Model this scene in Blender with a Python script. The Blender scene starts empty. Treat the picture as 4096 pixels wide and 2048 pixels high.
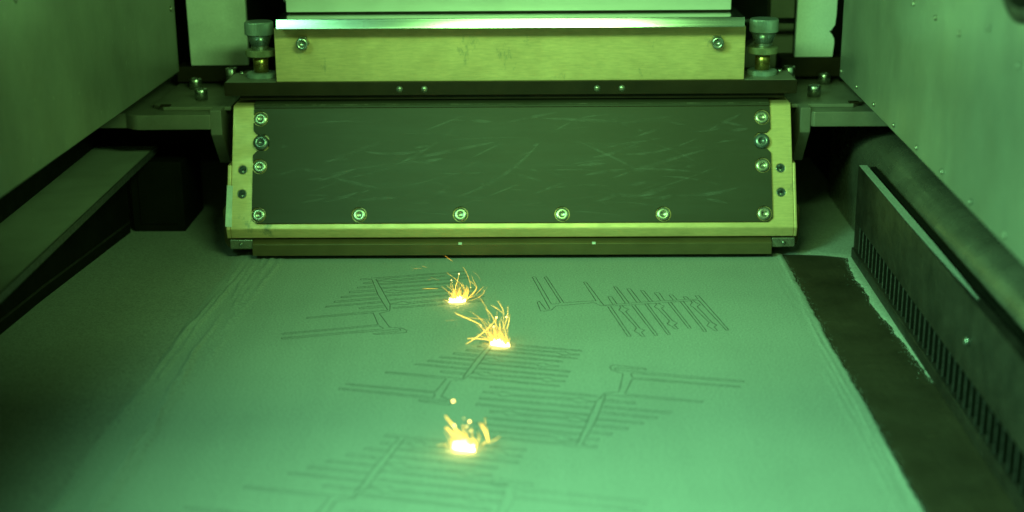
import bpy, bmesh, math, random
from mathutils import Vector, Matrix

random.seed(11)
S = 0.001                      # everything below is written in millimetres
sc = bpy.context.scene
COL = sc.collection

# ------------------------------------------------------------------ camera
def make_camera():
    pitch, yaw, roll = math.radians(17.0), math.radians(0.7), math.radians(-0.42)
    fw = Vector((-math.sin(yaw) * math.cos(pitch), math.cos(yaw) * math.cos(pitch), -math.sin(pitch)))
    r0 = Vector((math.cos(yaw), math.sin(yaw), 0.0))
    u0 = r0.cross(fw)
    rt = r0 * math.cos(roll) + u0 * math.sin(roll)
    up = u0 * math.cos(roll) - r0 * math.sin(roll)
    cd = bpy.data.cameras.new("camera")
    cd.sensor_width = 36.0
    cd.lens = 51.71
    cd.clip_start = 0.01
    cd.clip_end = 50.0
    cd.dof.use_dof = True
    cd.dof.focus_distance = 1.12
    cd.dof.aperture_fstop = 5.0
    cd.dof.aperture_blades = 0
    o = bpy.data.objects.new("camera", cd)
    COL.objects.link(o)
    m = Matrix((rt, up, -fw)).transposed().to_4x4()
    m.translation = Vector((14.0, 0.0, 350.0)) * S
    o.matrix_world = m
    sc.camera = o
make_camera()

# ------------------------------------------------------------------ world, lamps, exposure
w = bpy.data.worlds.new("World")
sc.world = w
w.use_nodes = True
bg = w.node_tree.nodes["Background"]
bg.inputs[0].default_value = (0.30, 0.62, 0.16, 1)
bg.inputs[1].default_value = 0.008

def area(name, loc, target, sx, sy, power, color, spread=180):
    l = bpy.data.lights.new(name, 'AREA')
    l.shape = 'RECTANGLE'
    l.size, l.size_y = sx * S, sy * S
    l.energy = power
    l.color = color
    l.spread = math.radians(spread)
    o = bpy.data.objects.new(name, l)
    COL.objects.link(o)
    o.location = Vector(loc) * S
    d = (Vector(target) - Vector(loc)).normalized()
    o.rotation_euler = d.to_track_quat('-Z', 'Y').to_euler()
    return o
# the chamber's LED panel above the build plate, then two added lamps
area("chamber_lamp", (30, 720, 390), (0, 1300, 320), 200, 45, 1.25, (0.36, 1.0, 0.26), 140)
area("bed_fill_lamp", (-440, 370, 560), (30, 610, 0), 180, 300, 4.6, (0.29, 1.0, 0.42), 92)  # unseen lamp, added behind the left wall to light bed and right wall
area("front_fill", (0, -260, 520), (0, 1150, 120), 700, 350, 0.45, (0.50, 1.0, 0.20))  # added fill from behind the camera, lifts walls and front faces

vs = sc.view_settings
vs.view_transform = 'Standard'
vs.look = 'None'
vs.exposure = 0.0
vs.gamma = 1.0
vs.use_curve_mapping = False
sc.cycles.use_denoising = True
sc.cycles.max_bounces = 8
sc.cycles.sample_clamp_indirect = 6.0

# ------------------------------------------------------------------ materials
MAT = {}
class NT:
    def __init__(self, name):
        self.m = bpy.data.materials.new(name)
        self.m.use_nodes = True
        self.t = self.m.node_tree
        self.n = self.t.nodes
        self.b = self.n["Principled BSDF"]
        MAT[name] = self.m
        self.co = None
    def link(self, a, b): self.t.links.new(a, b)
    def coords(self):
        if self.co is None:
            g = self.n.new("ShaderNodeNewGeometry")
            self.co = g.outputs["Position"]
        return self.co
    def noise(self, scale, detail=3, rough=0.55, stretch=(1, 1, 1), rot=(0, 0, 0), dist=0.0, off=(0, 0, 0)):
        mp = self.n.new("ShaderNodeMapping")
        mp.inputs["Scale"].default_value = stretch
        mp.inputs["Rotation"].default_value = rot
        mp.inputs["Location"].default_value = off
        self.link(self.coords(), mp.inputs[0])
        x = self.n.new("ShaderNodeTexNoise")
        x.inputs["Scale"].default_value = scale
        x.inputs["Detail"].default_value = detail
        x.inputs["Roughness"].default_value = rough
        x.inputs["Distortion"].default_value = dist
        self.link(mp.outputs[0], x.inputs["Vector"])
        return x.outputs["Fac"]
    def ramp(self, fac, stops):
        r = self.n.new("ShaderNodeValToRGB")
        e = r.color_ramp.elements
        while len(e) < len(stops): e.new(0.5)
        for el, (p, c) in zip(e, stops):
            el.position = p
            el.color = (c, c, c, 1) if isinstance(c, (int, float)) else (*c, 1)
        self.link(fac, r.inputs[0])
        return r.outputs[0]
    def mix(self, fac, a, b, mode='MIX'):
        x = self.n.new("ShaderNodeMix")
        x.data_type = 'RGBA'
        x.blend_type = mode
        for s, v in ((x.inputs[0], fac), (x.inputs[6], a), (x.inputs[7], b)):
            if hasattr(v, "is_linked"): self.link(v, s)
            elif isinstance(v, (int, float)): s.default_value = v
            else: s.default_value = (*v, 1)
        return x.outputs[2]
    def math(self, op, a, b=0.0):
        x = self.n.new("ShaderNodeMath")
        x.operation = op
        for s, v in ((x.inputs[0], a), (x.inputs[1], b)):
            if hasattr(v, "is_linked"): self.link(v, s)
            else: s.default_value = v
        return x.outputs[0]
    def set(self, **k):
        for key, v in k.items():
            s = self.b.inputs[{"color": "Base Color", "rough": "Roughness", "metal": "Metallic", "spec": "Specular IOR Level",
                               "emit": "Emission Color", "estr": "Emission Strength", "aniso": "Anisotropic"}[key]]
            if hasattr(v, "is_linked"): self.link(v, s)
            elif isinstance(v, (int, float)): s.default_value = v
            else: s.default_value = (*v, 1)
    def bump(self, h, strength=0.3, dist=0.0002):
        x = self.n.new("ShaderNodeBump")
        x.inputs["Strength"].default_value = strength
        x.inputs["Distance"].default_value = dist
        self.link(h, x.inputs["Height"])
        self.link(x.outputs[0], self.b.inputs["Normal"])

def mottled(name, c, rough, metal=0.0, amp=0.25, scale=40, fine=900, spec=0.5, bump=0.15, stretch=(1, 1, 1)):
    n = NT(name)
    a = n.ramp(n.noise(scale, 4, 0.6), [(0.3, 1 - amp), (0.7, 1 + amp * 0.3)])
    f = n.noise(fine, 2, 0.6, stretch)
    b = n.ramp(f, [(0.25, 1 - amp * 0.6), (0.75, 1.0)])
    col = n.mix(1.0, n.mix(1.0, c, a, 'MULTIPLY'), b, 'MULTIPLY')
    r = n.ramp(n.noise(scale * 2.3, 4), [(0.3, max(0.02, rough - 0.08)), (0.7, min(1, rough + 0.1))])
    n.set(color=col, rough=r, metal=metal, spec=spec)
    if bump: n.bump(f, bump, 0.0001)
    return n

# metal powder, evenly raked: fine grain, faint rake streaks along the coater's travel
def powder(name, c, amp):
    n = NT(name)
    g1 = n.noise(750, 3, 0.8)
    g2 = n.noise(420, 3, 0.6)
    broad = n.ramp(n.noise(9, 4, 0.55), [(0.3, 0.93), (0.7, 1.05)])
    streak = n.ramp(n.noise(75, 4, 0.55, (1, 0.025, 1)), [(0.3, 0.965), (0.7, 1.01)])
    grain = n.ramp(g1, [(0.28, 1 - amp), (0.72, 1 + amp)])
    col = n.mix(1.0, n.mix(1.0, n.mix(1.0, c, grain, 'MULTIPLY'), broad, 'MULTIPLY'), streak, 'MULTIPLY')
    n.set(color=col, rough=0.82, spec=0.35)
    n.bump(n.math('ADD', g1, g2), 0.5, 0.0004)
powder("powder", (0.36, 0.38, 0.355), 0.38)
powder("powder_film", (0.33, 0.335, 0.315), 0.4)
mottled("steel_dark", (0.085, 0.065, 0.042), 0.42, 0.3, 0.4, 18, 700, stretch=(1, 0.05, 1))
# yellow-chromated aluminium of the coater housing
def chromate():
    n = NT("chromate")
    a = n.ramp(n.noise(30, 5, 0.65), [(0.3, 0.86), (0.7, 1.06)])
    br = n.noise(900, 3, 0.6, (0.12, 1, 1))
    b = n.ramp(br, [(0.25, 0.8), (0.75, 1.05)])
    grime = n.math('MULTIPLY', n.ramp(n.noise(55, 6, 0.75, (1.0, 1, 0.5), off=(0.3, 0, 0)), [(0.60, 0.0), (0.74, 1.0)]),
                   n.ramp(n.noise(8, 2, 0.5, off=(0.15, 0.4, 0)), [(0.5, 0.0), (0.6, 0.8)]))
    col = n.mix(1.0, n.mix(1.0, (0.82, 0.57, 0.28), a, 'MULTIPLY'), b, 'MULTIPLY')
    col = n.mix(grime, col, (0.13, 0.15, 0.12))
    n.set(color=col, rough=n.ramp(n.noise(70, 4), [(0.3, 0.36), (0.7, 0.52)]), metal=0.35)
    n.bump(br, 0.25, 0.0001)
chromate()
# dark anodised cover plate, wiped and scratched
def scratched():
    n = NT("scratched_plate")
    base = n.ramp(n.noise(14, 5, 0.6), [(0.2, (0.037, 0.033, 0.018)), (0.8, (0.050, 0.045, 0.026))])
    out = base
    wipe = n.math('MULTIPLY', n.ramp(n.noise(22, 5, 0.7, (0.25, 1, 3), (0, 0.15, 0), 0.3), [(0.48, 0.0), (0.8, 1.0)]), 0.22)
    out = n.mix(wipe, out, (0.085, 0.095, 0.08))
    n.set(color=out, rough=0.52, metal=0.1, spec=0.35)
    n.bump(n.noise(1400, 2, 0.6, (0.2, 1, 1)), 0.12, 0.0001)
scratched()
def scratch_mark(nm, AMT):
    n = NT(nm)
    n.set(color=(0.22, 0.23, 0.20), rough=0.5, metal=0.2)
    a = n.ramp(n.noise(90, 3, 0.6), [(0.35, 0.0), (0.7, AMT)])
    n.link(a, n.b.inputs["Alpha"])
scratch_mark("scratch_mark", 0.3)
scratch_mark("wipe_mark", 0.26)
def glint():  # pale metal for the painted highlight on the cover plate's bend
    n = NT("glint_metal")
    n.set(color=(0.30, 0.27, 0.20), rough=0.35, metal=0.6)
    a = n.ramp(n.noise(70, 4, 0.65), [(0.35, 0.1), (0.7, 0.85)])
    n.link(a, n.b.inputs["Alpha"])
glint()
mottled("anodised_black", (0.030, 0.019, 0.008), 0.5, 0.0, 0.3, 40, 900, spec=0.2)
def wall_paint():
    n = NT("wall_paint")
    a = n.ramp(n.noise(7, 5, 0.6), [(0.3, 0.74), (0.7, 1.12)])
    st = n.ramp(n.noise(16, 5, 0.7, (1, 1, 0.5), dist=0.4), [(0.45, 1.0), (0.75, 0.8)])
    f = n.noise(500, 2, 0.6)
    sp = n.ramp(n.noise(170, 2, 0.5), [(0.70, 1.0), (0.76, 1.35)])
    col = n.mix(1.0, n.mix(1.0, n.mix(1.0, (0.29, 0.295, 0.24), a, 'MULTIPLY'), st, 'MULTIPLY'), sp, 'MULTIPLY')
    n.set(color=col, rough=n.ramp(n.noise(22, 4), [(0.3, 0.34), (0.7, 0.52)]), metal=0.25)
    n.bump(f, 0.06, 0.0001)
wall_paint()
mottled("pale_panel", (0.93, 0.93, 0.88), 0.5, 0.1, 0.22, 22, 500, bump=0.05)
mottled("pale_box", (0.62, 0.60, 0.55), 0.4, 0.25, 0.08, 20, 700, bump=0.08, stretch=(0.03, 1, 1))
def polished():
    n = NT("polished")
    n.set(color=(0.66, 0.70, 0.66), metal=1.0, rough=n.ramp(n.noise(500, 2, 0.5, (0.01, 1, 1)), [(0.3, 0.14), (0.7, 0.21)]))
polished()
mottled("steel", (0.50, 0.52, 0.48), 0.28, 0.95, 0.15, 120, 1200, bump=0.05)
mottled("screw_steel", (0.46, 0.44, 0.36), 0.30, 0.8, 0.25, 200, 1500, bump=0.05)
mottled("knurl_steel", (0.36, 0.42, 0.40), 0.38, 0.55, 0.12, 150, 1500, bump=0.05)
mottled("sleeve_steel", (0.22, 0.25, 0.25), 0.30, 0.7, 0.15, 150, 1500, bump=0.05)
mottled("brass", (0.42, 0.30, 0.10), 0.28, 0.9, 0.2, 150, 1500, bump=0.05)
mottled("arm_metal", (0.27, 0.25, 0.20), 0.5, 0.35, 0.2, 30, 700)
mottled("black_duct", (0.010, 0.009, 0.006), 0.7, 0.0, 0.4, 30, 600, spec=0.12)
mottled("vent_metal", (0.055, 0.045, 0.036), 0.5, 0.4, 0.55, 45, 500, stretch=(1, 0.2, 1), bump=0.4)
mottled("fin_metal", (0.16, 0.155, 0.15), 0.5, 0.5, 0.5, 300, 900)
mottled("beam_steel", (0.19, 0.175, 0.14), 0.26, 0.35, 0.35, 25, 700, stretch=(1, 0.05, 1))
mottled("shelf_paint", (0.36, 0.36, 0.31), 0.6, 0.0, 0.2, 20, 600)
mottled("tape", (0.93, 0.95, 0.90), 0.55, 0.0, 0.25, 60, 900)
mottled("sintered", (0.032, 0.028, 0.016), 0.7, 0.2, 0.5, 500, 1500)
mottled("bar_steel", (0.155, 0.115, 0.052), 0.42, 0.35, 0.2, 40, 900, stretch=(0.1, 1, 1))
mottled("backdrop", (0.012, 0.012, 0.009), 0.7, 0.0, 0.3, 15, 400)
mottled("hole_dark", (0.02, 0.02, 0.014), 0.35, 0.5, 0.2, 100, 900, bump=0)
for nm, c, st in (("droplet_glow", (1.0, 0.66, 0.16), 9.0), ("hot_core", (1.0, 0.70, 0.18), 44.0), ("spark_bright", (1.0, 0.60, 0.07), 6.0), ("spark_yellow", (1.0, 0.52, 0.04), 4.0), ("spark_faint", (0.9, 0.48, 0.08), 1.6)):
    n = NT(nm)
    n.set(color=(0.02, 0.015, 0.0), emit=c, estr=st, rough=0.9)

# ------------------------------------------------------------------ mesh helpers
def mesh_obj(name, verts, faces, mat, parent=None, smooth=False):
    me = bpy.data.meshes.new(name)
    me.from_pydata([(v[0] * S, v[1] * S, v[2] * S) for v in verts], [], faces)
    me.update()
    bm = bmesh.new(); bm.from_mesh(me)
    bmesh.ops.recalc_face_normals(bm, faces=bm.faces)
    bm.to_mesh(me); bm.free()
    me.materials.append(MAT[mat])
    if smooth:
        for p in me.polygons: p.use_smooth = True
    o = bpy.data.objects.new(name, me)
    COL.objects.link(o)
    if parent is not None: o.parent = parent
    return o

def bevel(o, width=0.6, seg=2, angle=35):
    m = o.modifiers.new("bevel", 'BEVEL')
    m.width = width * S
    m.segments = seg
    m.limit_method = 'ANGLE'
    m.angle_limit = math.radians(angle)
    m.use_clamp_overlap = True
    for p in o.data.polygons: p.use_smooth = True
    wn = o.modifiers.new("wn", 'WEIGHTED_NORMAL')
    wn.keep_sharp = False
    return o

class Geo:
    def __init__(s): s.v, s.f = [], []
    def add(s, v, f):
        k = len(s.v); s.v += v; s.f += [tuple(i + k for i in q) for q in f]; return s
    def box(s, x0, x1, y0, y1, z0, z1):
        return s.add([(x, y, z) for x in (x0, x1) for y in (y0, y1) for z in (z0, z1)],
                     [(0, 1, 3, 2), (4, 6, 7, 5), (0, 4, 5, 1), (2, 3, 7, 6), (0, 2, 6, 4), (1, 5, 7, 3)])
    def prism(s, pts, axis, a, b):
        """closed polygon extruded along an axis; pts are the two other coordinates in xyz order"""
        def put(p, t): return {'x': (t, p[0], p[1]), 'y': (p[0], t, p[1]), 'z': (p[0], p[1], t)}[axis]
        n = len(pts)
        return s.add([put(p, a) for p in pts] + [put(p, b) for p in pts],
                     [tuple(range(n)), tuple(range(2 * n - 1, n - 1, -1))] + [(i, (i + 1) % n, (i + 1) % n + n, i + n) for i in range(n)])
    def lathe(s, prof, seg=32, m=None, knurl=None):
        """(radius, height) profile about local z; m places it; knurl = {profile index: depth}"""
        m = m or Matrix.Identity(4)
        v, f = [], []
        for j, (r, h) in enumerate(prof):
            for i in range(seg):
                rr = r - (knurl.get(j, 0) if knurl and i % 2 else 0)
                a = 2 * math.pi * i / seg
                v.append(tuple(m @ Vector((rr * math.cos(a), rr * math.sin(a), h))))
        for j in range(len(prof) - 1):
            for i in range(seg):
                k = (i + 1) % seg
                f.append((j * seg + i, j * seg + k, (j + 1) * seg + k, (j + 1) * seg + i))
        f.append(tuple(range(seg - 1, -1, -1)))
        f.append(tuple(range((len(prof) - 1) * seg, len(prof) * seg)))
        return s.add(v, f)
    def tube(s, pts, rad, sides=5):
        n = len(pts); v, f = [], []
        P = [Vector(p) for p in pts]
        for j in range(n):
            t = (P[min(j + 1, n - 1)] - P[max(j - 1, 0)])
            t = t.normalized() if t.length > 1e-9 else Vector((0, 0, 1))
            u = t.cross(Vector((0.13, 1, 0.07))).normalized(); q = t.cross(u)
            for i in range(sides):
                a = 2 * math.pi * i / sides
                v.append(tuple(P[j] + (u * math.cos(a) + q * math.sin(a)) * rad[j]))
        for j in range(n - 1):
            for i in range(sides):
                k = (i + 1) % sides
                f.append((j * sides + i, j * sides + k, (j + 1) * sides + k, (j + 1) * sides + i))
        f.append(tuple(range(sides - 1, -1, -1))); f.append(tuple(range((n - 1) * sides, n * sides)))
        return s.add(v, f)
    def obj(s, name, mat, parent=None, smooth=False): return mesh_obj(name, s.v, s.f, mat, parent, smooth)

def box(name, mat, parent, x0, x1, y0, y1, z0, z1, bv=0.6):
    o = Geo().box(x0, x1, y0, y1, z0, z1).obj(name, mat, parent)
    return bevel(o, bv) if bv else o

def empty(name, loc=(0, 0, 0), rz=0.0):
    o = bpy.data.objects.new(name, None)
    o.empty_display_size = 0.01
    COL.objects.link(o)
    o.location = Vector(loc) * S
    o.rotation_euler = (0, 0, rz)
    return o

def tag(o, label, cat, group=None, kind=None):
    o["label"] = label; o["category"] = cat
    if group: o["group"] = group
    if kind: o["kind"] = kind
    return o

def structure(o):
    o["kind"] = "structure"
    return o

def cut(o, cutters):
    one = Geo()
    for g in cutters: one.add(g.v, g.f)
    cutters = [one]
    """drill holes: subtract cutter geometry from an object's mesh"""
    for g in cutters:
        c = g.obj("cutter", "hole_dark")
        m = o.modifiers.new("cut", 'BOOLEAN'); m.operation = 'DIFFERENCE'; m.solver = 'EXACT'; m.object = c
        dg = bpy.context.evaluated_depsgraph_get()
        me = bpy.data.meshes.new_from_object(o.evaluated_get(dg))
        o.modifiers.clear()
        o.data = me
        me_c = c.data
        bpy.data.objects.remove(c); bpy.data.meshes.remove(me_c)
    return o

def dup(o, parent, loc=None):
    c = o.copy(); COL.objects.link(c); c.parent = parent
    if loc is not None: c.location = Vector(loc) * S
    for ch in list(o.children):
        d = ch.copy(); COL.objects.link(d); d.parent = c
    return c

def arc(cx, cy, r, a0, a1, n):
    return [(cx + r * math.cos(math.radians(a0 + (a1 - a0) * i / n)), cy + r * math.sin(math.radians(a0 + (a1 - a0) * i / n))) for i in range(n + 1)]

# children of these roots are written in world millimetres
WORLD = {}
_mesh_obj = mesh_obj
def mesh_obj(name, verts, faces, mat, parent=None, smooth=False):
    o = _mesh_obj(name, verts, faces, mat, parent, smooth)
    if parent is not None and parent.name in WORLD:
        o.matrix_parent_inverse = Matrix.Translation(Vector(WORLD[parent.name]) * S).inverted()
    return o
def root(name, loc):
    o = empty(name, loc); WORLD[o.name] = loc
    return o

# ================================================================== the chamber floor and the powder
RAG = [(1141.6, 272.5), (1130.4, 270.6), (1121, 269.7), (1110.2, 268.0), (1096.6, 268.1), (1084.7, 266), (1073, 267.5), (1056, 268.2), (1045, 267.5),
       (1026, 265.1), (1013, 266.4), (999, 266.5), (975, 268.4), (963, 268.0), (951.7, 268.4), (922, 267.5), (890, 266.4), (820, 264.6), (740, 262.5), (560, 259)]
def interp(tab, y):
    for (a, va), (b, vb) in zip(tab, tab[1:]):
        if b <= y <= a: return vb + (va - vb) * (y - b) / (a - b)
    return tab[0][1] if y > tab[0][0] else tab[-1][1]

def wob(y, k): return math.sin(y * 0.031 + k) * 0.5 + math.sin(y * 0.083 + 2.1 * k) * 0.3 + math.sin(y * 0.21 + 3.7 * k) * 0.18

def sheet(name, ys, xs_of, z_of, mat):
    v, f = [], []
    rows = [xs_of(y) for y in ys]
    n = len(rows[0])
    for y, xs in zip(ys, rows):
        for x in xs: v.append((x, y, z_of(x, y)))
    for j in range(len(ys) - 1):
        for i in range(n - 1):
            f.append((j * n + i, j * n + i + 1, (j + 1) * n + i + 1, (j + 1) * n + i))
    return structure(mesh_obj(name, v, f, mat, None, True))

structure(box("steel_floor", "steel_dark", None, -470, 470, 420, 1500, -14, -1.6, 0))

edge_jit = {}
def right_edge(y):
    k = int(y // 3)
    if k not in edge_jit: edge_jit[k] = random.uniform(-0.5, 0.5)
    return 219.3 + wob(y, 1.0) * 0.8 + edge_jit[k] + (1.2 if y > 1080 else 0)
RIDGES = [(-216, 2.2, 2.0, 0.3), (-211, 1.8, 1.5, 5.3), (-206.5, 2.4, 1.8, 1.4), (-201, 1.8, 1.4, 2.2), (-195, 1.3, 2.0, 3.0), (-188, 0.9, 2.2, 4.4), (212.5, 0.45, 1.3, 0.7), (209, 0.3, 1.2, 1.9), (205, 0.22, 1.6, 2.6), (216, 0.5, 1.5, 4.0)]
def bed_z(x, y):
    z = 0.0
    for c, h, wd, k in RIDGES:
        cx = c + wob(y, k) * (1.6 if c < 0 else 0.9) + ((0.012 + 0.045 * (0.5 + 0.5 * math.sin(7.3 * k))) * (y - 1140) if c < 0 else 0.0)
        z += h * max(0.0, 0.55 + 0.75 * wob(y * 0.45, k + 1) + 0.2 * wob(y * 2.1, k)) * math.exp(-((x - cx) / wd) ** 2)
    z += 0.05 * math.sin(x * 0.05 + y * 0.013)
    return z
def bed_xs(y):
    r = right_edge(y)
    l = -222 + 0.03 * (y - 1140) + wob(y, 5.0) * 1.5
    xs = [l - 4, l]
    xs += [l + 0.9 * i for i in range(1, 56)]
    a = xs[-1]
    xs += [a + (198 - a) * i / 60 for i in range(1, 61)]
    xs += [198 + (r - 198) * i / 26 for i in range(1, 27)]
    return xs + [r + 0.25]
def bed_zz(x, y):
    r, l = right_edge(y), -222 + 0.03 * (y - 1140) + wob(y, 5.0) * 1.5
    if x > r + 0.1: return -1.75
    if x < l - 3: return -0.9
    t = min(1.0, max(0.0, (r - x) / 2.5))
    return bed_z(x, y) * t - 0.9 * (1 - t) ** 2
ys = [540 + 3.0 * i for i in range(206)]
sheet("powder_bed", ys, bed_xs, bed_zz, "powder")
# thin powder film left of the raked bed and behind the coater
sheet("powder_film", [500 + 12 * i for i in range(84)], lambda y: [-420 + (200) * i / 24 for i in range(25)],
      lambda x, y: -0.75 + 0.12 * math.sin(x * 0.11 + wob(y, 2)) + 0.1 * wob(y * 0.8, x * 0.02), "powder_film")
def back_y0(x): return 1149 + 1.5 * math.sin(x * 0.09) - (max(0, x - 255) * 0.45)
v, f = [], []
NX, NY = 60, 20
for i in range(NX + 1):
    x = -225 + 530 * i / NX
    y0 = 1149 if x < 215 else back_y0(x)
    for j in range(NY + 1):
        y = y0 + (1490 - y0) * (j / NY) ** 1.5
        v.append((x, y, -1.75 if j == 0 else -0.55 + 0.06 * math.sin(x * 0.07 + y * 0.05)))
for i in range(NX):
    for j in range(NY):
        a = i * (NY + 1) + j
        f.append((a, a + 1, a + NY + 2, a + NY + 1))
structure(mesh_obj("powder_drift", v, f, "powder_film", None, True))
# ragged powder left along the foot of the vent
yr = [872 + 2.5 * i for i in range(int((1146 - 872) / 2.5) + 1)]
jit = {}
def rag(y):
    k = int(y // 5)
    if k not in jit: jit[k] = random.uniform(-0.7, 0.7)
    return interp(RAG, y) + jit[k] + max(0, 960 - y) * 0.05
sheet("powder_strip", yr, lambda y: [rag(y) - 0.4, rag(y) + 0.4] + [rag(y) + (282 - rag(y)) * t for t in (0.3, 0.6, 1.0)],
      lambda x, y: -1.75 if x < rag(y) else -0.7, "powder")

# loose grains and crumbs along the edges of the bed
g = Geo()
rg = random.Random(3)
def crumb(x, y, z, r):
    a = rg.uniform(0, 3)
    pts = [(x + r * math.cos(a + k * 2.1) * rg.uniform(.7, 1.2), y + r * math.sin(a + k * 2.1) * rg.uniform(.7, 1.2), z) for k in range(3)]
    g.add(pts + [(x, y, z + r * rg.uniform(0.7, 1.2))], [(0, 1, 3), (1, 2, 3), (2, 0, 3), (2, 1, 0)])
for k in range(750):
    y = rg.uniform(600, 1146)
    t = rg.expovariate(1 / 1.6)
    crumb(right_edge(y) + t, y, -1.62, rg.uniform(0.1, 0.36) if t < 4 else rg.uniform(0.1, 0.25))
for k in range(500):
    y = rg.uniform(870, 1144)
    crumb(rag(y) - rg.expovariate(1 / 1.5), y, -1.62, rg.uniform(0.12, 0.42))
o = g.obj("powder_grains", "powder"); tag(o, "loose powder grains scattered on the dark steel beside the bed", "powder", kind="stuff")

# ================================================================== chamber walls
def wall_screw(parent, name, x, y, z, sgn, r=2.2):
    m = Matrix.Translation((x, y, z)) @ Matrix.Rotation(math.radians(90 * sgn), 4, 'Y')
    return Geo().lathe([(r, -0.4), (r, 0.5), (r * 0.75, 1.2), (r * 0.4, 1.4), (r * 0.36, 0.6), (0.05, 0.6)], 14, m).obj(name, "screw_steel", parent, True)

wl = empty("wall_panel", (-298, 1060, 128), math.radians(-1.0))
tag(wl, "dim grey metal side wall panel on the left, above the long pale shelf", "wall panel", "chamber side walls")
bevel(Geo().box(-66, 0, -760, 226, 0, 182).obj("panel", "wall_paint", wl), 1.2)
wall_screw(wl, "screw", 0.3, 212, 57, 1, 2.6); wall_screw(wl, "screw", 0.3, -154, 111, 1, 2.6)
wr = empty("wall_panel", (270, 980, 128), math.radians(-1.76))
tag(wr, "brighter grey metal side wall panel on the right with a row of small screws", "wall panel", "chamber side walls")
bevel(Geo().box(0, 9, -640, 262, 0, 360).obj("panel", "wall_paint", wr), 1.2)
for y, z in [(252, 6.7), (181.4, 6.7), (111.3, 6.2), (39.2, 5.6), (-32.6, 5.6), (-103.3, 6.7), (-170.7, 5.6), (-240, 6), (5.2, 94.7), (-116.7, 93), (-177.5, 105), (-57, 94), (-235, 94)]:
    wall_screw(wr, "screw", -0.3, y, z, -1, 1.7)
# dark round port in the upper right corner
po = empty("chamber_port", (262.3, 745, 300), math.radians(-1.76))
tag(po, "dark round port in the right wall at the upper right corner", "port")
mrot = Matrix.Rotation(math.radians(-90), 4, 'Y')
Geo().lathe([(56, -1), (56, 2.5), (52, 3.5), (50, 3.0)], 48, mrot).obj("flange", "vent_metal", po, True)
Geo().lathe([(50, 2.0), (48, 3.3), (0.1, 3.6)], 48, mrot).obj("cover", "black_duct", po, True)

structure(box("rear_wall", "backdrop", None, -470, 470, 1490, 1500, -1, 420, 0))

# ================================================================== left: shelf, duct, end block
sh = root("shelf", (-370, 870, 67))
tag(sh, "long pale metal shelf running along the left wall, dusted on top", "shelf")
Geo().prism([(-304, 500), (-309, 1246), (-440, 1246), (-440, 500)], 'z', 67, 70).obj("plate", "shelf_paint", sh)
Geo().prism([(-303.2, 500), (-308.2, 1246.5), (-309.6, 1246.5), (-304.6, 500)], 'z', 65.2, 70.6).obj("edge_strip", "fin_metal", sh)
du = root("gas_duct", (-390, 900, 0))
tag(du, "black gas duct under the pale shelf on the left", "duct")
Geo().prism([(-398, 500), (-356, 963), (-350, 1041), (-331, 1221), (-440, 1221), (-440, 500)], 'z', -1.5, 66.8).obj("body", "black_duct", du)
Geo().prism([(-397.4, 500), (-355.4, 963), (-349.4, 1041), (-330.4, 1221), (-332, 1221), (-358, 963), (-399, 500)], 'z', 8, 10).obj("seam", "vent_metal", du)
eb = root("duct_end_block", (-307, 1260, 0))
tag(eb, "dark rectangular block at the far end of the left duct", "block")
box("body", "black_duct", eb, -329, -284, 1224, 1300, -1, 61, 1.0)
Geo().prism([(-357, 500), (-362, 1262), (-440, 1262), (-440, 500)], 'z', 70.2, 150).obj("casing", "black_duct", du)
box("front_cover", "black_duct", eb, -322, -290, 1223, 1224.5, 6, 54, 0.4)

# ================================================================== right: beam and vent
bmn = empty("rounded_beam", (287.5, 940, 0), math.radians(-1.04))
tag(bmn, "grey steel beam with a rounded shoulder behind the slotted vent", "beam")
prof = [(0, -1.7), (0, 60)] + arc(27, 60, 27, 180, 90, 14) + [(140, 87), (140, -1.7)]
g = Geo().prism(prof, 'y', -460, 400)
b_ = g.obj("body", "beam_steel", bmn); bevel(b_, 0.3, 1, 60)

ve = empty("gas_vent", (272, 920, 0), math.radians(-1.04))
tag(ve, "dark scratched metal vent bar with a row of vertical slots, right of the bed", "vent")
Y0, Y1 = -440, 222
upper = Geo().box(0, 7, Y0, Y1, 29, 75).obj("upper_plate", "vent_metal", ve)
cut(upper, [Geo().lathe([(3.2, -9), (3.2, 9)], 20, Matrix.Translation((0, 183, 61)) @ Matrix.Rotation(math.radians(90), 4, 'Y'))])
bevel(upper, 0.5)
bevel(Geo().box(-1.5, 7, Y0, Y1, -1.5, 7.5).obj("lower_lip", "vent_metal", ve), 0.8)
Geo().box(9.5, 14, Y0, Y1, -1.5, 74).obj("back_plate", "black_duct", ve)
Geo().box(0.2, 9.5, 216, Y1 - 0.2, 7.4, 29.1).obj("end_post", "vent_metal", ve)
Geo().prism([(0.6, Y1 - 1), (6.4, Y1 - 1), (6.4, 60), (6.2, 0), (5.6, -60), (4.2, -110), (3.6, -110), (2.2, -60), (1.2, 0), (0.6, 60)], 'z', 75, 75.5).obj("dust_layer", "powder", ve)
fin = Geo().box(0.9, 9.4, -0.35, 0.35, 7.4, 29.1)
f0 = None
yy = 203.5
while yy > Y0:
    if f0 is None:
        f0 = fin.obj("fin", "black_duct", ve); f0.location = Vector((0, yy, 0)) * S
        Geo().box(0.3, 0.9, -0.35, 0.35, 7.4, 29.1).obj("edge", "fin_metal", f0)
    else:
        dup(f0, ve, (0, yy, 0))
    yy -= 12.6
Geo().lathe([(2.6, -0.5), (2.6, 1.5), (1.8, 2.6), (0.1, 3.0)], 18, Matrix.Translation((0, -112, 50)) @ Matrix.Rotation(math.radians(-90), 4, 'Y')).obj("stud", "steel", ve, True)
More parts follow.
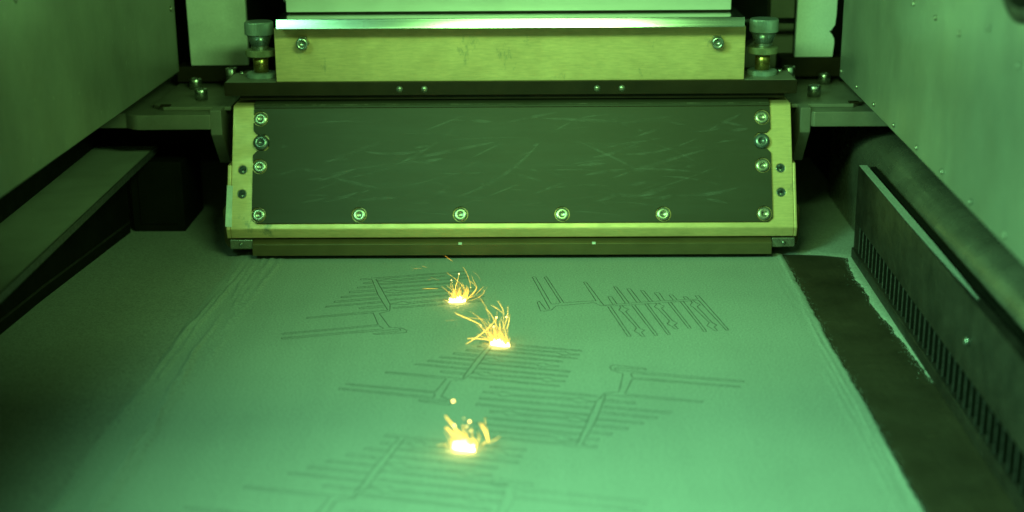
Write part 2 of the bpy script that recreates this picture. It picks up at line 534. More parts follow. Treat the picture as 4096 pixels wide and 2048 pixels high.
Geo().lathe([(2.0, 3), (2.0, 4), (0.1, 4.4)], 14, Matrix.Translation((6.5, 183, 60)) @ Matrix.Rotation(math.radians(-90), 4, 'Y')).obj("screw", "screw_steel", ve, True)

# ================================================================== behind the coater
pl = root("rear_screen", (-260, 1302, 118))
tag(pl, "pale smudged panel behind the left thumb screw", "panel", "pale panels behind the coater")
bevel(Geo().prism([(-286.5, 131), (-235, 131), (-235, 330), (-289, 330)], 'y', 1300, 1306).obj("plate", "pale_panel", pl), 0.6)
box("rail", "anodised_black", pl, -300, -225, 1301, 1330, 116, 130, 0.8)
pr_ = root("rear_screen", (266, 1302, 118))
tag(pr_, "narrow pale panel with a chipped edge behind the right thumb screw", "panel", "pale panels behind the coater")
Geo().prism([(250, 136), (283, 136), (284, 148), (283.6, 152), (281.5, 156), (279, 158.6), (281, 159.5), (281.8, 161), (283.8, 164), (284.6, 172), (285.5, 330), (252, 330)], 'y', 1300, 1306).obj("plate", "pale_panel", pr_)
box("rail", "anodised_black", pr_, 238, 300, 1302, 1330, 118, 135, 0.8)
rd = root("rod", (220, 1332, 163))
tag(rd, "thin polished horizontal rod behind the right thumb screw", "rod")
Geo().lathe([(2.6, 0), (2.6, 130)], 24, Matrix.Translation((126, 1332, 163.5)) @ Matrix.Rotation(math.radians(90), 4, 'Y')).obj("bar", "polished", rd, True)
box("clamp", "anodised_black", rd, 118, 127, 1322, 1342, 130, 175, 0.8)
bb = root("rear_bracket", (228, 1385, 110))
tag(bb, "dim angled bracket in the dark behind the right thumb screw", "bracket")
Geo().prism([(214, 112), (262, 112), (262, 200), (240, 200), (240, 150), (214, 128)], 'y', 1380, 1400).obj("plate", "arm_metal", bb)

# ================================================================== the powder coater
AL = math.radians(25)
def face(X, s, off=0.0):
    return (X, 1136 + s * math.sin(AL) - off * math.cos(AL), 25.5 + s * math.cos(AL) + off * math.sin(AL))
rc = root("powder_coater", (0, 1180, 3))
tag(rc, "powder coater carriage with scratched dark cover plate spanning the bed", "coater")

# housing: slanted front, lip, rounded shoulder
fy, fz = 1136 + 100 * math.sin(AL), 25.5 + 100 * math.cos(AL)
prof = [(1138.2, 17.8), (1136, 25.5), (fy, fz)]
cx_, cz_ = fy + 4 * math.cos(AL), fz - 4 * math.sin(AL)
prof += [(cx_ - 4 * math.cos(math.radians(t)), cz_ + 4 * math.sin(math.radians(t))) for t in (40, 55, 70, 90)]
prof += [(1235, cz_ + 4), (1235, 17.8)]
hg = Geo().prism(prof, 'x', -226.5, 226.5)
for sx in (-1, 1):
    p2 = [(1138.2, 17.8), (1136.0, 25.5), face(0, 53)[1:], (1216, face(0, 53)[2]), (1216, 17.8)]
    a, b = (-229.8, -226.6) if sx < 0 else (226.6, 229.0)
    bevel(Geo().prism(p2, 'x', a, b).obj("side_lug", "chromate", rc), 0.5)
housing = hg.obj("housing", "chromate", rc)
def face_m(X, s, off=0.0): return Matrix.Translation(face(X, s, off)) @ Matrix.Rotation(math.radians(65), 4, 'X')
HOLES = [(-217.8, 49.3), (-218, 29.4), (217, 48.8), (216.9, 29.0)]
cut(housing, [Geo().lathe([(3.6, -9), (3.6, 3)], 20, face_m(x, s)) for x, s in HOLES])
bevel(housing, 0.7, 2, 30)
for x, s in HOLES:
    pts = [(3.55, -8), (3.55, -0.4), (2.9, -1.0), (2.9, -8.2)]
    Geo().lathe(pts, 20, face_m(x, s)).obj("threaded_hole", "sleeve_steel", rc, True)
# cover plate with a notch either side, its top bent over the shoulder
L = [(-205.5, 4.8), (-209.2, 8.0), (-209.2, 61.0), (-206, 64.5), (-199, 64.5), (-196.4, 67), (-196.4, 75.0), (-199, 77.6), (-206, 77.6), (-209.2, 81), (-209.2, 99.5)]
poly = L + [(-x, s) for x, s in reversed(L)]
g = Geo().prism(poly, 'z', 0.15, 2.1)
g.v = [face(*p) for p in g.v]
plate = g.obj("cover_plate", "scratched_plate", rc)
SCREWS = [(-203.8, 91), (-203.7, 51.5), (-203.8, 11.7), (-122.5, 11.6), (-41, 11.6), (40.6, 11.5), (121.8, 11.4), (202.7, 11.4), (202.7, 90.4), (202.4, 50.8)]
cut(plate, [Geo().lathe([(6.2, -1), (6.2, 5)], 28, face_m(x, s)) for x, s in SCREWS])
bevel(plate, 0.35, 2, 30)
# wipe marks and scratches on the cover plate
g = Geo()
rs = random.Random(5)
gw = Geo()
for i in range(210):
    steep = rs.random() < 0.08
    wide = rs.random() < 0.55
    ln = rs.uniform(5, 16) if steep else rs.uniform(20, 110) * rs.random() ** 0.6
    an = rs.uniform(1.2, 1.7) if steep else rs.gauss(0.1, 0.22)
    cur = rs.gauss(0, 0.006)
    wd = rs.choice((0.8, 1.2, 1.8, 2.6)) if wide and not steep else rs.choice((0.14, 0.18, 0.22, 0.3))
    x, s = rs.uniform(-190, 190), rs.uniform(12, 92)
    pts = []
    n_ = 10
    for k in range(n_ + 1):
        t = math.sin(math.pi * (k + 0.15) / (n_ + 0.3))
        pts.append((x, s, wd * 0.5 * t, an))
        x += math.cos(an) * ln / n_; s += math.sin(an) * ln / n_; an += cur * ln / n_
    if any(abs(p[0]) > 194 or not 7 < p[1] < 97 for p in pts): continue
    vv = []
    for px_, ps_, ww, aa in pts:
        nx, ns = -math.sin(aa) * ww, math.cos(aa) * ww
        vv += [face(px_ + nx, ps_ + ns, 2.12 + i * 0.0004), face(px_ - nx, ps_ - ns, 2.12 + i * 0.0004)]
    (gw if wd > 0.5 else g).add(vv, [(2 * k, 2 * k + 1, 2 * k + 3, 2 * k + 2) for k in range(n_)])
o = g.obj("scratch_marks", "scratch_mark", rc); o["kind"] = "stuff"
o = gw.obj("wipe_marks", "wipe_mark", rc); o["kind"] = "stuff"
g = Geo()
bend = [(99.4, 0.15), (99.4, 2.1)]
ov, of = [], []
nseg = 8
for X in (-209.2, 209.2):
    for i in range(nseg + 1):
        t = math.radians(25 + 65 * i / nseg)
        for r in (4.15, 6.1):
            ov.append((X, cx_ - r * math.cos(t), cz_ + r * math.sin(t)))
    for r in (4.15, 6.1): ov.append((X, 1215, cz_ + r))
n1 = len(ov) // 2
ring = [2 * i for i in range(nseg + 2)] + [2 * i + 1 for i in reversed(range(nseg + 2))]
g.add(ov, [tuple(ring), tuple(i + n1 for i in reversed(ring))] + [(ring[i], ring[(i + 1) % len(ring)], ring[(i + 1) % len(ring)] + n1, ring[i] + n1) for i in range(len(ring))])
o = g.obj("bent_edge", "scratched_plate", rc); bevel(o, 0.2, 1, 60)
# pale strip laid on the bend to paint in its highlight
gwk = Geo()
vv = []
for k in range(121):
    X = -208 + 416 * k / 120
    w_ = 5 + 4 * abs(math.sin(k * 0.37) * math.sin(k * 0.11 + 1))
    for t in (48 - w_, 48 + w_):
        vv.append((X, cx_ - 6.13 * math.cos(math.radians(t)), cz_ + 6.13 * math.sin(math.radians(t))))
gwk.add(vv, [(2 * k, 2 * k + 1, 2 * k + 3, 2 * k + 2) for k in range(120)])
gwk.obj("bend_glint", "glint_metal", o)
first = None
for x, s in SCREWS:
    if first is None:
        first = Geo().lathe([(5.2, -1.6), (5.4, -0.2), (5.1, 0.15), (2.6, 0.45), (2.25, 0.2), (2.1, -1.8), (0.05, -2.2)], 28).obj("screw", "screw_steel", rc, True)
        o = first
    else:
        o = first.copy(); COL.objects.link(o)
    o.location = Vector(face(x, s, 1.7)) * S
    o.rotation_mode = 'ZYX'; o.rotation_euler = (math.radians(65), 0, random.uniform(0, 6))
first = None
for x, s in ((-202.8, 71), (202.0, 70.5)):
    if first is None:
        first = Geo().lathe([(6.3, 0), (6.3, 3.2), (5.6, 4.4), (4.0, 5.0), (2.7, 5.0), (2.5, 2.6), (0.05, 2.4)], 28).obj("cap_screw", "sleeve_steel", rc, True)
        o = first
    else:
        o = first.copy(); COL.objects.link(o)
    o.location = Vector(face(x, s, 0.1)) * S
    o.rotation_euler = (math.radians(65), 0, 0)
# strip of tape on the left flank
g = Geo().prism([(-230.6, 2.6), (-225.3, 2.4), (-225.5, 20), (-225.2, 36.0), (-229.9, 36.5), (-230.2, 20)], 'z', 0.1, 0.5); g.v = [face(*p) for p in g.v]
g.obj("tape", "tape", rc)
# rounded end cheeks and small end blocks below the lip
for sx, xo in ((-1, -234), (1, 232.4)):
    pts = arc(xo - sx * 9, 14.5, 9, 270 - 0, 270 + sx * 90, 8)
    pts = [(xo - sx * 30, 5.5)] + pts + [(xo, 38), (xo - sx * 1.5, 42), (xo - sx * 30, 42)]
    o = Geo().prism(pts, 'y', 1147, 1205).obj("end_cheek", "bar_steel", rc); bevel(o, 0.8)
    xa, xb = sorted((sx * 228, sx * 209.5))
    o = box("end_block", "screw_steel", rc, xa, xb, 1138.5, 1147, 8.6, 16.4, 0.8)
    Geo().lathe([(1.6, 0), (1.6, 0.7), (0.9, 1.0), (0.1, 0.6)], 14, Matrix.Translation((sx * 219, 1138.6, 12.3)) @ Matrix.Rotation(math.radians(90), 4, 'X')).obj("screw", "steel", o, True)
# blade holder
o = Geo().prism([(1134, 4), (1134, 13.6), (1141.5, 16.6), (1150, 16.6), (1150, 4)], 'x', -209.3, 209.0).obj("blade_holder", "bar_steel", rc); bevel(o, 0.5)
for x in (-41.5, 66): Geo().box(x - 1.4, x + 1.4, 1133.2, 1136.6, 13.2, 14.4).obj("locating_pin", "tape", o)
# black top bar with four drilled holes
o = Geo().prism([(-233.0, 1179), (231.0, 1179), (231.0, 1222), (222, 1240), (-224, 1240), (-233.0, 1222)], 'z', 126.3, 137.2).obj("top_bar", "anodised_black", rc)
HB = [(-90.6, 131.2), (-70.5, 131.2), (69.6, 131.1), (89.6, 131.1)]
cut(o, [Geo().lathe([(2.7, -8), (2.7, 4)], 20, Matrix.Translation((x, 1179, z)) @ Matrix.Rotation(math.radians(90), 4, 'X')) for x, z in HB])
bevel(o, 0.8)
for x, z in HB:
    Geo().lathe([(2.65, 0.05), (2.65, -1.2), (2.2, -1.6), (2.2, -7)][::-1], 20, Matrix.Translation((x, 1179.1, z)) @ Matrix.Rotation(math.radians(90), 4, 'X')).obj("threaded_hole", "screw_steel", o, True)
# matching grey clamp lid on the bar's top at both ends
for a, b in ((-231.5, -191), (188.6, 229.5)): Geo().box(a, b, 1180, 1221, 137.15, 137.7).obj("end_pad", "arm_metal", rc)
box("neck", "anodised_black", rc, -222, 222, 1184.5, 1236, 121.8, 126.6, 0.5)
# upper housing and the two standoff bolts
o = box("upper_housing", "chromate", rc, -190.8, 188.4, 1182.6, 1262, 137.1, 180.4, 0.5)
for x, z in ((-167.4, 169.1), (165.3, 168.2)):
    m = Matrix.Translation((x, 1182.6, z)) @ Matrix.Rotation(math.radians(90), 4, 'X')
    bo = Geo().lathe([(4.9, 4.2), (4.9, 9.0), (4.4, 9.8), (2.5, 9.8), (2.3, 6.5), (0.05, 6.3)], 26, m).obj("cap_screw", "steel", rc, True)
    Geo().lathe([(5.6, -0.1), (5.6, 4.2)], 6, m).obj("hex_nut", "screw_steel", bo)
# polished straight-edge and pale upper box
o = Geo().prism([(1160.0, 182.9), (1162.6, 190.6), (1232, 190.6), (1232, 180.5), (1182, 180.5)], 'x', -185.4, 184.2).obj("polished_strip", "polished", rc); bevel(o, 0.5)
box("strip_seat", "anodised_black", rc, -179, 176, 1196, 1225, 190.5, 192.2, 0)
box("upper_box", "pale_box", rc, -181.6, 177.4, 1192, 1260, 192.0, 300, 0.8)
for sx, x in ((-1, -181.6), (1, 177.4)):
    Geo().lathe([(2.2, -0.2), (2.2, 2.0), (1.2, 2.6), (0.1, 2.6)], 16, Matrix.Translation((x, 1198, 201.5)) @ Matrix.Rotation(math.radians(90 * sx), 4, 'Y')).obj("side_screw", "steel", rc, True)

# micrometer thumb screws
def knurled(prof, r_idx, depth, seg): return prof, {i: depth for i in r_idx}, seg
def thumb_screw(x, y):
    stem = Geo().lathe([(6.2, 140.5), (6.2, 157)], 28, Matrix.Translation((x, y, 0))).obj("thumb_screw", "brass", rc, True)
    T_ = Matrix.Translation((x, y, 0))
    def part(name, mat, prof, kn, depth, seg, smooth=False):
        o = Geo().lathe(prof, seg, T_, {i: depth for i in kn}).obj(name, mat, stem, smooth)
        return o
    part("cap", "knurl_steel", [(10.9, 172.5), (11.8, 173.1), (11.8, 182.2), (11.0, 183.3), (0.1, 183.4)], (1, 2), 0.35, 120)
    part("sleeve", "sleeve_steel", [(7.3, 163.8), (7.6, 164.8), (10.4, 172.6)], (), 0, 48, True)
    part("collar", "steel", [(7.0, 160.4), (7.2, 161.0), (7.2, 163.0), (6.9, 165.0), (7.3, 163.9)], (), 0, 48, True)
    part("lock_ring", "brass_ring", [(11.4, 155.0), (12.1, 155.6), (12.1, 159.9), (11.4, 160.6), (6.5, 160.7)], (1, 2), 0.35, 120)
    part("foot_ring", "knurl_steel", [(11.6, 137.4), (12.1, 138.0), (12.1, 141.0), (11.3, 141.7), (5.5, 141.8)], (1, 2), 0.3, 120)
    # engraved scale on the sleeve: ticks and the numeral 20
    g = Geo()
    for k in range(24):
        a = 2 * math.pi * k / 24
        h = 2.2 if k % 4 else 3.6
        ca, sa = math.cos(a), math.sin(a)
        def on(z, da): 
            r = 7.62 + (10.4 - 7.6) * (z - 164.8) / 7.8 + 0.02
            return (x + r * math.cos(a + da), y + r * math.sin(a + da), z)
        g.add([on(165.0, -0.012), on(165.0, 0.012), on(165.0 + h, 0.012), on(165.0 + h, -0.012)], [(0, 1, 2, 3)])
    g.obj("scale_mark", "hole_dark", stem)
    cu = bpy.data.curves.new("numeral", 'FONT')
    cu.body = "20"; cu.size = 3.4 * S; cu.align_x = 'CENTER'; cu.align_y = 'CENTER'; cu.extrude = 0.02 * S
    t = bpy.data.objects.new("numeral_text", cu); COL.objects.link(t)
    me = bpy.data.meshes.new_from_object(t.evaluated_get(bpy.context.evaluated_depsgraph_get()))
    bpy.data.objects.remove(t)
    me.materials.clear(); me.materials.append(MAT["hole_dark"])
    o = bpy.data.objects.new("numeral", me); COL.objects.link(o); o.parent = stem
    o.location = Vector((x + 0.6, y - 9.45, 169.6)) * S
    o.rotation_euler = (math.radians(108), 0, math.radians(0))
    return stem
mottled("brass_ring", (0.30, 0.29, 0.18), 0.42, 0.5, 0.15, 150, 1500, bump=0.05)
thumb_screw(-206.6, 1204)
thumb_screw(206.2, 1204)

# carrying arms, brackets and their bolts
def cap_bolt(parent, x, y, z, r=5.4, h=9.5, name="socket_bolt"):
    return Geo().lathe([(r, 0), (r, h - 0.9), (r - 0.8, h), (r * 0.52, h), (r * 0.5, h - 3.4), (0.05, h - 3.6)], 28, Matrix.Translation((x, y, z))).obj(name, "steel", parent, True)
for sx in (-1, 1):
    k = lambda pts: [(sx * x, y) for x, y in pts]
    if sx < 0: pts = [(247, 1183), (306, 1182), (312, 1184), (318, 1190), (350, 1191), (350, 1372), (262, 1372), (247, 1362)]
    else: pts = [(244, 1186), (247, 1183), (345, 1183), (345, 1372), (262, 1372), (244, 1362)]
    o = Geo().prism(k(pts), 'z', 97.6, 110.2).obj("arm", "arm_metal", rc); bevel(o, 1.0)
    # bracket: side plate with a slanted lower front edge
    a, b = (-247.5, -238) if sx < 0 else (235.8, 244.5)
    o = Geo().prism([(1184, 113.5), (1184, 93), (1212, 63), (1300, 63), (1300, 113.5)], 'x', a, b).obj("bracket", "arm_metal", rc); bevel(o, 0.8)
    xs = (-300, -233) if sx < 0 else (231, 284)
    o = Geo().prism(k([(231, 1200), (282, 1200), (292, 1212), (292, 1366), (231, 1366)]) if sx > 0 else k([(233, 1200), (289, 1200), (300, 1212), (300, 1366), (233, 1366)]), 'z', 110.3, 113.4).obj("clamp_plate", "arm_metal", rc); bevel(o, 0.5)
    for x, y in (((-279.5, 1282), (-264.0, 1232)) if sx < 0 else ((275.5, 1292), (255.6, 1234))):
        cap_bolt(rc, x, y, 113.3)
    Geo().box(*( (-292, -284) if sx < 0 else (279, 287)), 1201, 1207, 113.3, 114.6).obj("stop_block", "anodised_black", rc)
cap_bolt(rc, -243, 1262, 113.3, 5.0, 22)
cap_bolt(rc, 238.5, 1262, 113.3, 5.4, 21)
for x, y in ((-225.0, 1216), (222.5, 1214)):
    Geo().lathe([(1.9, 137.5), (1.9, 139.2), (1.2, 140), (0.1, 140.1)], 16, Matrix.Translation((x, y, 0))).obj("locating_pin", "steel", rc, True)

# ================================================================== outlines fused into the powder
OUTLINE = [
    ('hook', [(-0.0998, 0.0933), (-0.0779, -0.0806), (-0.0475, -0.0791)]),
    ('hook', [(-0.0998, 0.0933), (-0.1166, 0.0764), (-0.1159, -0.11), (-0.0824, -0.1167), (-0.0388, -0.0986), (0.0018, -0.0189)]),
    ('finger_A', [(-0.0475, -0.0791), (-0.0853, 0.6434), (-0.0616, 0.6495), (-0.0246, 0.0245), (-0.0058, 0.0222)]),
    ('finger_B', [(-0.0058, 0.0222), (0.0406, 0.0433), (-0.0011, 0.6328), (0.0189, 0.6454), (0.0628, 0.046)]),
    ('runner', [(0.0018, -0.0189), (0.1215, -0.0017), (0.2689, 0.0204), (0.3058, -0.0487), (0.4294, -0.0641)]),
    ('runner', [(0.0628, 0.046), (0.1819, 0.0528), (0.2898, 0.0584)]),
    ('runner', [(0.3263, -0.0406), (0.387, -0.032), (0.6637, -0.0044), (0.9926, 0.0064)]),
    ('runner', [(0.4294, -0.0641), (0.6997, -0.0441), (0.9909, -0.0207)]),
    ('finger_C', [(0.2898, 0.0584), (0.2657, 0.4804), (0.2862, 0.4778), (0.3263, -0.0406)]),
    ('finger_D', [(0.3913, -0.0326), (0.3847, 0.1372), (0.4117, 0.1394), (0.4221, -0.031)]),
    ('finger_E', [(0.4814, -0.0169), (0.4616, 0.3538), (0.4823, 0.3426), (0.5071, -0.0201)]),
    ('finger_F', [(0.5619, -0.008), (0.5456, 0.2916), (0.572, 0.2883), (0.5892, -0.0033)]),
    ('finger_G', [(0.6503, -0.0055), (0.6352, 0.2405), (0.6572, 0.2378), (0.6728, -0.0028)]),
    ('finger_H', [(0.7313, 0.0035), (0.722, 0.1788), (0.7543, 0.1748), (0.7587, 0.0082)]),
    ('finger_I', [(0.8206, 0.0087), (0.8122, 0.1172), (0.8389, 0.1167), (0.847, 0.0081)]),
    ('finger_J', [(0.9053, 0.0118), (0.8996, 0.0675), (0.9225, 0.0702), (0.9323, 0.0139)]),
    ('finger_K', [(0.9926, 0.0064), (0.988, 0.0842), (1.014, 0.0809), (1.0184, 0.0032)]),
    ('finger_a', [(0.3492, -0.0754), (0.3801, -0.6761), (0.4014, -0.6716), (0.3714, -0.0729)]),
    ('finger_c', [(0.5156, -0.0694), (0.5562, -0.6788), (0.5761, -0.6741), (0.5379, -0.0669)]),
    ('finger_d', [(0.6101, -0.0544), (0.6404, -0.6701), (0.6591, -0.6676), (0.6299, -0.0515)]),
    ('finger_f', [(0.772, -0.0341), (0.799, -0.5691), (0.818, -0.5666), (0.7945, -0.0315)]),
    ('finger_g', [(0.8605, -0.0316), (0.8855, -0.6476), (0.9033, -0.6426), (0.8831, -0.029)]),
    ('finger_i', [(0.9909, -0.0207), (1.0338, -0.6369), (1.0517, -0.6319), (1.0184, 0.0032)]),
    ('finger_b', [(0.4303, -0.0642), (0.4367, -0.0969), (0.4107, -0.157), (0.4263, -0.1955), (0.4656, -0.5207), (0.4404, -0.5759), (0.4553, -0.6115), (0.4707, -0.6872), (0.4893, -0.6848), (0.4814, -0.6051), (0.508, -0.5697), (0.4859, -0.5281), (0.4534, -0.1884), (0.481, -0.1499), (0.4579, -0.1048), (0.4508, -0.0667)]),
    ('finger_e', [(0.6835, -0.042), (0.6906, -0.0591), (0.6628, -0.1197), (0.6777, -0.1586), (0.7071, -0.4092), (0.6801, -0.4658), (0.6944, -0.5023), (0.7135, -0.5708), (0.7324, -0.5682), (0.721, -0.4957), (0.7489, -0.4594), (0.7275, -0.4168), (0.7052, -0.1514), (0.734, -0.1126), (0.7118, -0.0671), (0.704, -0.0446)]),
    ('finger_h', [(0.9341, -0.0218), (0.9393, -0.0577), (0.91, -0.1185), (0.924, -0.1574), (0.9581, -0.4803), (0.9298, -0.5362), (0.9432, -0.5722), (0.9589, -0.6398), (0.9778, -0.6373), (0.9699, -0.5657), (0.9986, -0.5299), (0.9783, -0.4878), (0.9518, -0.1503), (0.9816, -0.1113), (0.9604, -0.0657), (0.9547, -0.0244)]),
]
OUTLINE_PLACES = {
    '2': (33.1, 1021.1, 139.7, 1033.2),
    '1': (-86.5, 973.9, -107.5, 1085.3),
    '3': (-42.7, 847.5, -12.0, 941.5),
    '4': (76.4, 883.7, 43.1, 773.9),
    '5': (-96.0, 673.0, -60.9, 784.9),
    '6': (2.9, 714.4, -29.9, 606.1),
}
BURSTS = {
    '1': {'base': [(-45.5, 1027.7), (-33.3, 1029.6)], 'Y': 1028.6, 'lines': [(1, [(-34.7, 28.3), (-32.2, 24.1), (-30.4, 18.7), (-29.5, 14.7), (-29.2, 11.3)]), (2, [(-37.6, 21.8), (-38.8, 16.8), (-40.2, 12.0), (-41.2, 6.6), (-42.0, 1.2)]), (1, [(-43.2, 17.1), (-43.7, 13.4), (-44.0, 12.4)]), (1, [(-46.4, 23.2), (-41.6, 19.5), (-37.2, 15.4), (-34.1, 11.3), (-33.5, 6.6)]), (1, [(-50.4, 13.2), (-46.3, 9.3), (-43.2, 5.9), (-41.3, 2.5)]), (1, [(-28.4, 21.8), (-26.9, 17.4), (-24.7, 12.0), (-25.7, 8.6), (-29.7, 3.2)]), (1, [(-30.1, 18.7), (-26.9, 16.0), (-24.4, 12.0)]), (2, [(-24.4, 11.6), (-27.0, 7.2), (-31.0, 2.5)]), (1, [(-20.6, 9.9), (-19.0, 9.2), (-20.6, 6.5), (-24.5, 3.8), (-29.1, 2.1)]), (1, [(-19.8, 11.3), (-22.5, 8.6), (-25.5, 5.5)]), (0, [(-17.0, 10.9), (-18.7, 7.9), (-21.9, 5.2)]), (0, [(-27.5, 22.6), (-23.7, 19.4), (-21.8, 15.7)]), (1, [(-49.0, 3.1), (-45.8, 1.2)]), (0, [(-71.6, 26.3), (-64.6, 26.6)]), (0, [(-64.5, 28.4), (-60.7, 26.9)]), (0, [(-58.3, 20.7), (-52.1, 18.2)]), (0, [(-61.0, 17.0), (-58.1, 17.0)]), (1, [(-65.0, 9.4), (-60.5, 9.6), (-53.5, 9.6)]), (1, [(-47.7, 36.3), (-42.0, 31.4)])], 'drops': [(-37.6, 22.3, 3), (-43.2, 17.2, 2.4), (-42.5, 15.5, 1), (-29.2, 11.6, 1.4)]},
    '2': {'base': [(-12.4, 938.5), (0.5, 934.5)], 'Y': 936.5, 'lines': [(3, [(-36.8, 22.5), (-28.4, 18.7), (-19.0, 14.6)]), (1, [(-19.0, 14.6), (-14.9, 14.0), (-10.1, 13.3)]), (3, [(-29.1, 1.6), (-22.6, 6.1), (-14.3, 13.0), (-8.3, 20.2)]), (3, [(-28.3, 7.1), (-20.9, 6.8), (-13.2, 5.9)]), (1, [(-31.8, 23.4), (-23.6, 22.4), (-12.4, 20.8)]), (1, [(-26.2, 27.4), (-20.1, 22.4), (-14.2, 16.8), (-10.2, 11.1)]), (1, [(-21.1, 34.2), (-17.6, 29.9), (-14.7, 24.3), (-12.5, 16.8)]), (2, [(-15.0, 29.6), (-11.8, 25.5), (-9.2, 19.9), (-7.8, 13.6)]), (2, [(-11.7, 28.6), (-7.6, 26.1), (-4.1, 23.3)]), (2, [(-7.3, 34.5), (-4.7, 29.8), (-3.4, 24.9), (-3.6, 16.4)]), (2, [(-0.7, 26.1), (-0.7, 21.1), (-1.9, 15.5), (-4.3, 10.2)]), (3, [(0.4, 20.8), (-0.1, 15.5), (-1.6, 10.8)]), (2, [(-6.2, 20.5), (-6.0, 14.9), (-6.9, 8.6)]), (1, [(-21.6, 19.9), (-16.6, 13.7), (-12.0, 6.1)]), (1, [(-22.0, 9.9), (-16.7, 6.7), (-12.6, 3.6)]), (1, [(-18.0, 2.3), (-12.0, 1.4)]), (1, [(-7.7, 24.9), (-8.3, 18.6), (-10.2, 2.9)]), (2, [(-10.4, 14.3), (-9.9, 8.6), (-9.1, 2.9)]), (0, [(-42.8, 18.1), (-39.6, 18.6), (-33.4, 18.9)]), (2, [(-6.1, 8.0), (-5.5, 6.1), (-6.7, 3.6)])], 'drops': [(-8.3, 20.5, 4), (-1.5, 20.8, 3.5), (-10.1, 14.1, 3.5), (-18.8, 14.9, 2)]},
    '3': {'base': [(-30.0, 770.2), (-17.6, 765.9)], 'Y': 768.1, 'lines': [(4, [(-33.9, 21.2), (-29.8, 15.8), (-26.0, 10.4), (-22.3, 3.7)]), (4, [(-34.1, 13.3), (-29.2, 9.1), (-23.1, 3.7)]), (4, [(-14.4, 14.5), (-11.4, 9.5), (-9.9, 4.5)]), (4, [(-11.0, 12.8), (-9.6, 3.6)]), (4, [(-18.4, 7.8), (-16.1, 3.6)]), (2, [(-2.9, 7.4), (-9.2, 3.6)]), (2, [(-11.3, 17.8), (-12.2, 10.3)]), (3, [(-21.5, 7.0), (-18.5, 0.3)]), (3, [(-24.5, 10.4), (-20.0, 2.8)]), (3, [(-13.8, 2.0), (-10.3, 4.9)])], 'drops': [(-28.9, 15.1, 5), (-20.0, 17.5, 4.5), (-21.6, 14.5, 3), (-19.5, 12.0, 2.5), (-23.2, 19.5, 1.5), (-29.1, 30.0, 5)]},
}

OUT_LABELS = {
    '2': "dark fused outline of a branched part at the upper right of the bed",
    '1': "dark fused outline of a branched part left of the rearmost sparks",
    '3': "dark fused outline of a branched part below the middle sparks",
    '4': "dark fused outline with long arms to the right, right of the nearest sparks",
    '5': "blurred fused outline around the nearest sparks, at the front of the bed",
    '6': "faint blurred fused outline at the bottom edge right of the nearest sparks",
}
def fused_outline(key, ax, ay, bx, by):
    A, D = complex(ax, ay), complex(bx - ax, by - ay)
    r = root("fused_outline", (ax, ay, 0.05))
    tag(r, OUT_LABELS[key], "part outline", "part outlines fused into the powder bed")
    wd = {'1': 0.25, '2': 0.26, '3': 0.25, '4': 0.24, '5': 0.2, '6': 0.12}[key]
    parts = {}
    for nm, pts in OUTLINE:
        P = [A + D * complex(*p) for p in pts]
        # resample with a slight wander, as the powder crumbles along the track
        Q = []
        for p, q in zip(P, P[1:]):
            n = max(1, int(abs(q - p) / 1.6))
            for i in range(n): Q.append(p + (q - p) * i / n + complex(random.uniform(-.12, .12), random.uniform(-.12, .12)))
        Q.append(P[-1])
        g = parts.setdefault(nm, Geo())
        v, f = [], []
        for i, p in enumerate(Q):
            t = Q[min(i + 1, len(Q) - 1)] - Q[max(i - 1, 0)]
            t = t / (abs(t) or 1)
            nrm = t * 1j
            ww = wd * random.uniform(0.7, 1.25)
            for o_, z in ((-ww, 0.0), (-ww * 0.4, 0.05), (ww * 0.4, 0.05), (ww, 0.0)):
                q = p + nrm * o_
                v.append((q.real, q.imag, bed_z(q.real, q.imag) + 0.03 + z))
        for i in range(len(Q) - 1):
            for j in range(3): f.append((i * 4 + j, i * 4 + j + 1, i * 4 + j + 5, i * 4 + j + 4))
        g.add(v, f)
    for nm, g in parts.items():
        g.obj({"hook": "hook", "runner": "runner"}.get(nm, "finger"), "sintered", r)
for key, q in OUTLINE_PLACES.items(): fused_outline(key, *q)

# ================================================================== sparks
SPARK_LABELS = {'1': "fine spray of yellow sparks from the rearmost glowing spot on the powder",
                '2': "larger burst of long yellow sparks from the middle glowing spot",
                '3': "blurred burst of thick yellow sparks from the glowing spot nearest the front"}
RAD = {0: 0.04, 1: 0.05, 2: 0.07, 3: 0.11, 4: 0.22}
SM = {0: "spark_faint", 1: "spark_yellow", 2: "spark_bright", 3: "spark_bright", 4: "spark_bright"}
def spline(P, n=5):
    P = [Vector(p) for p in P]
    out = []
    for i in range(len(P) - 1):
        p0, p1, p2, p3 = P[max(i - 1, 0)], P[i], P[i + 1], P[min(i + 2, len(P) - 1)]
        for k in range(n):
            t = k / n
            out.append(0.5 * ((2 * p1) + (p2 - p0) * t + (2 * p0 - 5 * p1 + 4 * p2 - p3) * t * t + (3 * p1 - p0 - 3 * p2 + p3) * t ** 3))
    return out + [P[-1]]
FAN = {'1': (90, 22, 0.35, 0.5), '2': (70, 28, -0.3, 0.55), '3': (46, 22, -0.25, 0.75)}
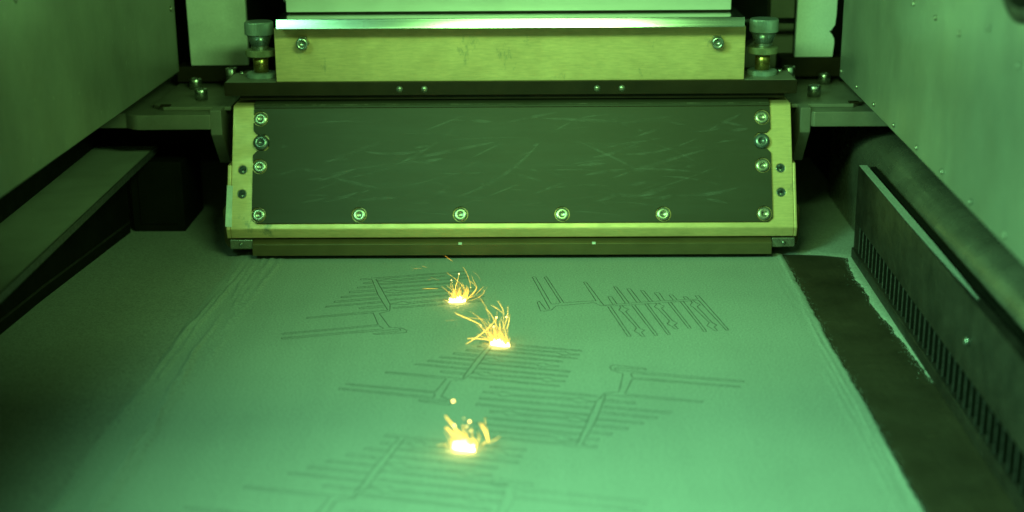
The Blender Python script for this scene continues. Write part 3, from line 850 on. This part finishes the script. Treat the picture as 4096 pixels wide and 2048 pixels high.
def burst(key, d):
    (xa, ya), (xb, yb) = d['base']
    r = root("spark_burst", ((xa + xb) / 2, (ya + yb) / 2, 0.2))
    tag(r, SPARK_LABELS[key], "sparks", "spark bursts on the powder bed")
    big = 1.1 if key == '3' else 0.85
    # glowing melt track
    g = Geo()
    n = 14
    pts = [(xa + (xb - xa) * i / n, ya + (yb - ya) * i / n + random.uniform(-.3, .3), 0.55) for i in range(n + 1)]
    g.tube(pts, [0.12] + [random.uniform(0.3, 0.75) * (1 - abs(2 * i / n - 1) ** 3 * 0.6) for i in range(1, n)] + [0.12], 8)
    for i in range(60):
        t = random.betavariate(1.5, 1.5)
        x, y = xa + (xb - xa) * t, ya + (yb - ya) * t
        h = random.uniform(0.8, 6.5) ** 1.0 * (1 - abs(t - 0.5) * 1.1) * big
        lean = random.uniform(-.7, .7) + FAN[key][2] * 0.6
        g.tube([(x, y, 0.3), (x + lean * h * 0.5, y + random.uniform(-.4, .4), h * 0.6), (x + lean * h, y + random.uniform(-.6, .6), h)], [0.30 * big, 0.17 * big, 0.03], 5)
    g.obj("melt_glow", "hot_core", r, True)
    for wcode, ln in d['lines']:
        dy = random.uniform(-3, 3); sl = random.uniform(-0.25, 0.25)
        P = spline([(x, d['Y'] + dy + sl * z, max(z, 0.3)) for x, z in ln])
        m = len(P)
        R0 = RAD[wcode]
        rr = [R0 * (0.35 + 0.65 * min(1, 3.0 * min(i, m - 1 - i) / m + 0.1)) for i in range(m)]
        Geo().tube(P, rr, 5).obj("spark", SM[wcode], r, True)
    nf, hh, lean, spr = FAN[key]
    for i in range(nf):
        t = random.betavariate(1.4, 1.4)
        x, y = xa + (xb - xa) * t, ya + (yb - ya) * t
        L_ = hh * random.uniform(0.18, 0.8) ** 1.25
        a = lean * (0.5 + t if key == '1' else 1.5 - t) + random.gauss(0, spr * 0.55)
        e = Vector((math.sin(a) * L_, random.uniform(-0.35, 0.35) * L_, math.cos(a) * L_))
        c = e * 0.5 + Vector((random.uniform(-.12, .12) * L_, 0, random.uniform(0.0, .1) * L_))
        if key == '1': c += Vector((0.10 * L_, 0, -0.02 * L_)); e += Vector((-0.10 * L_, 0, 0))
        P = spline([(x, y, 0.4), (x + c.x, y + c.y, 0.4 + c.z), (x + e.x, y + e.y, max(0.5, e.z))], 6)
        m = len(P)
        wc = random.choice((1, 1, 1, 2)) if key != '3' else random.choice((2, 2, 3))
        R0 = RAD[wc] * 0.9
        Geo().tube(P, [R0 * (1.15 - 0.8 * j / (m - 1)) for j in range(m)], 4).obj("spark", "spark_bright" if L_ < hh * 0.4 else SM[wc], r, True)
    for x, z, rad in d['drops']:
        R0 = 0.13 * rad
        Geo().lathe([(R0 * math.sin(math.pi * (k + 0.02) / 8.04), -R0 * math.cos(math.pi * (k + 0.02) / 8.04)) for k in range(9)], 12, Matrix.Translation((x, d['Y'] - 0.6, z))).obj("droplet", "droplet_glow", r, True)
for key, d in BURSTS.items(): burst(key, d)
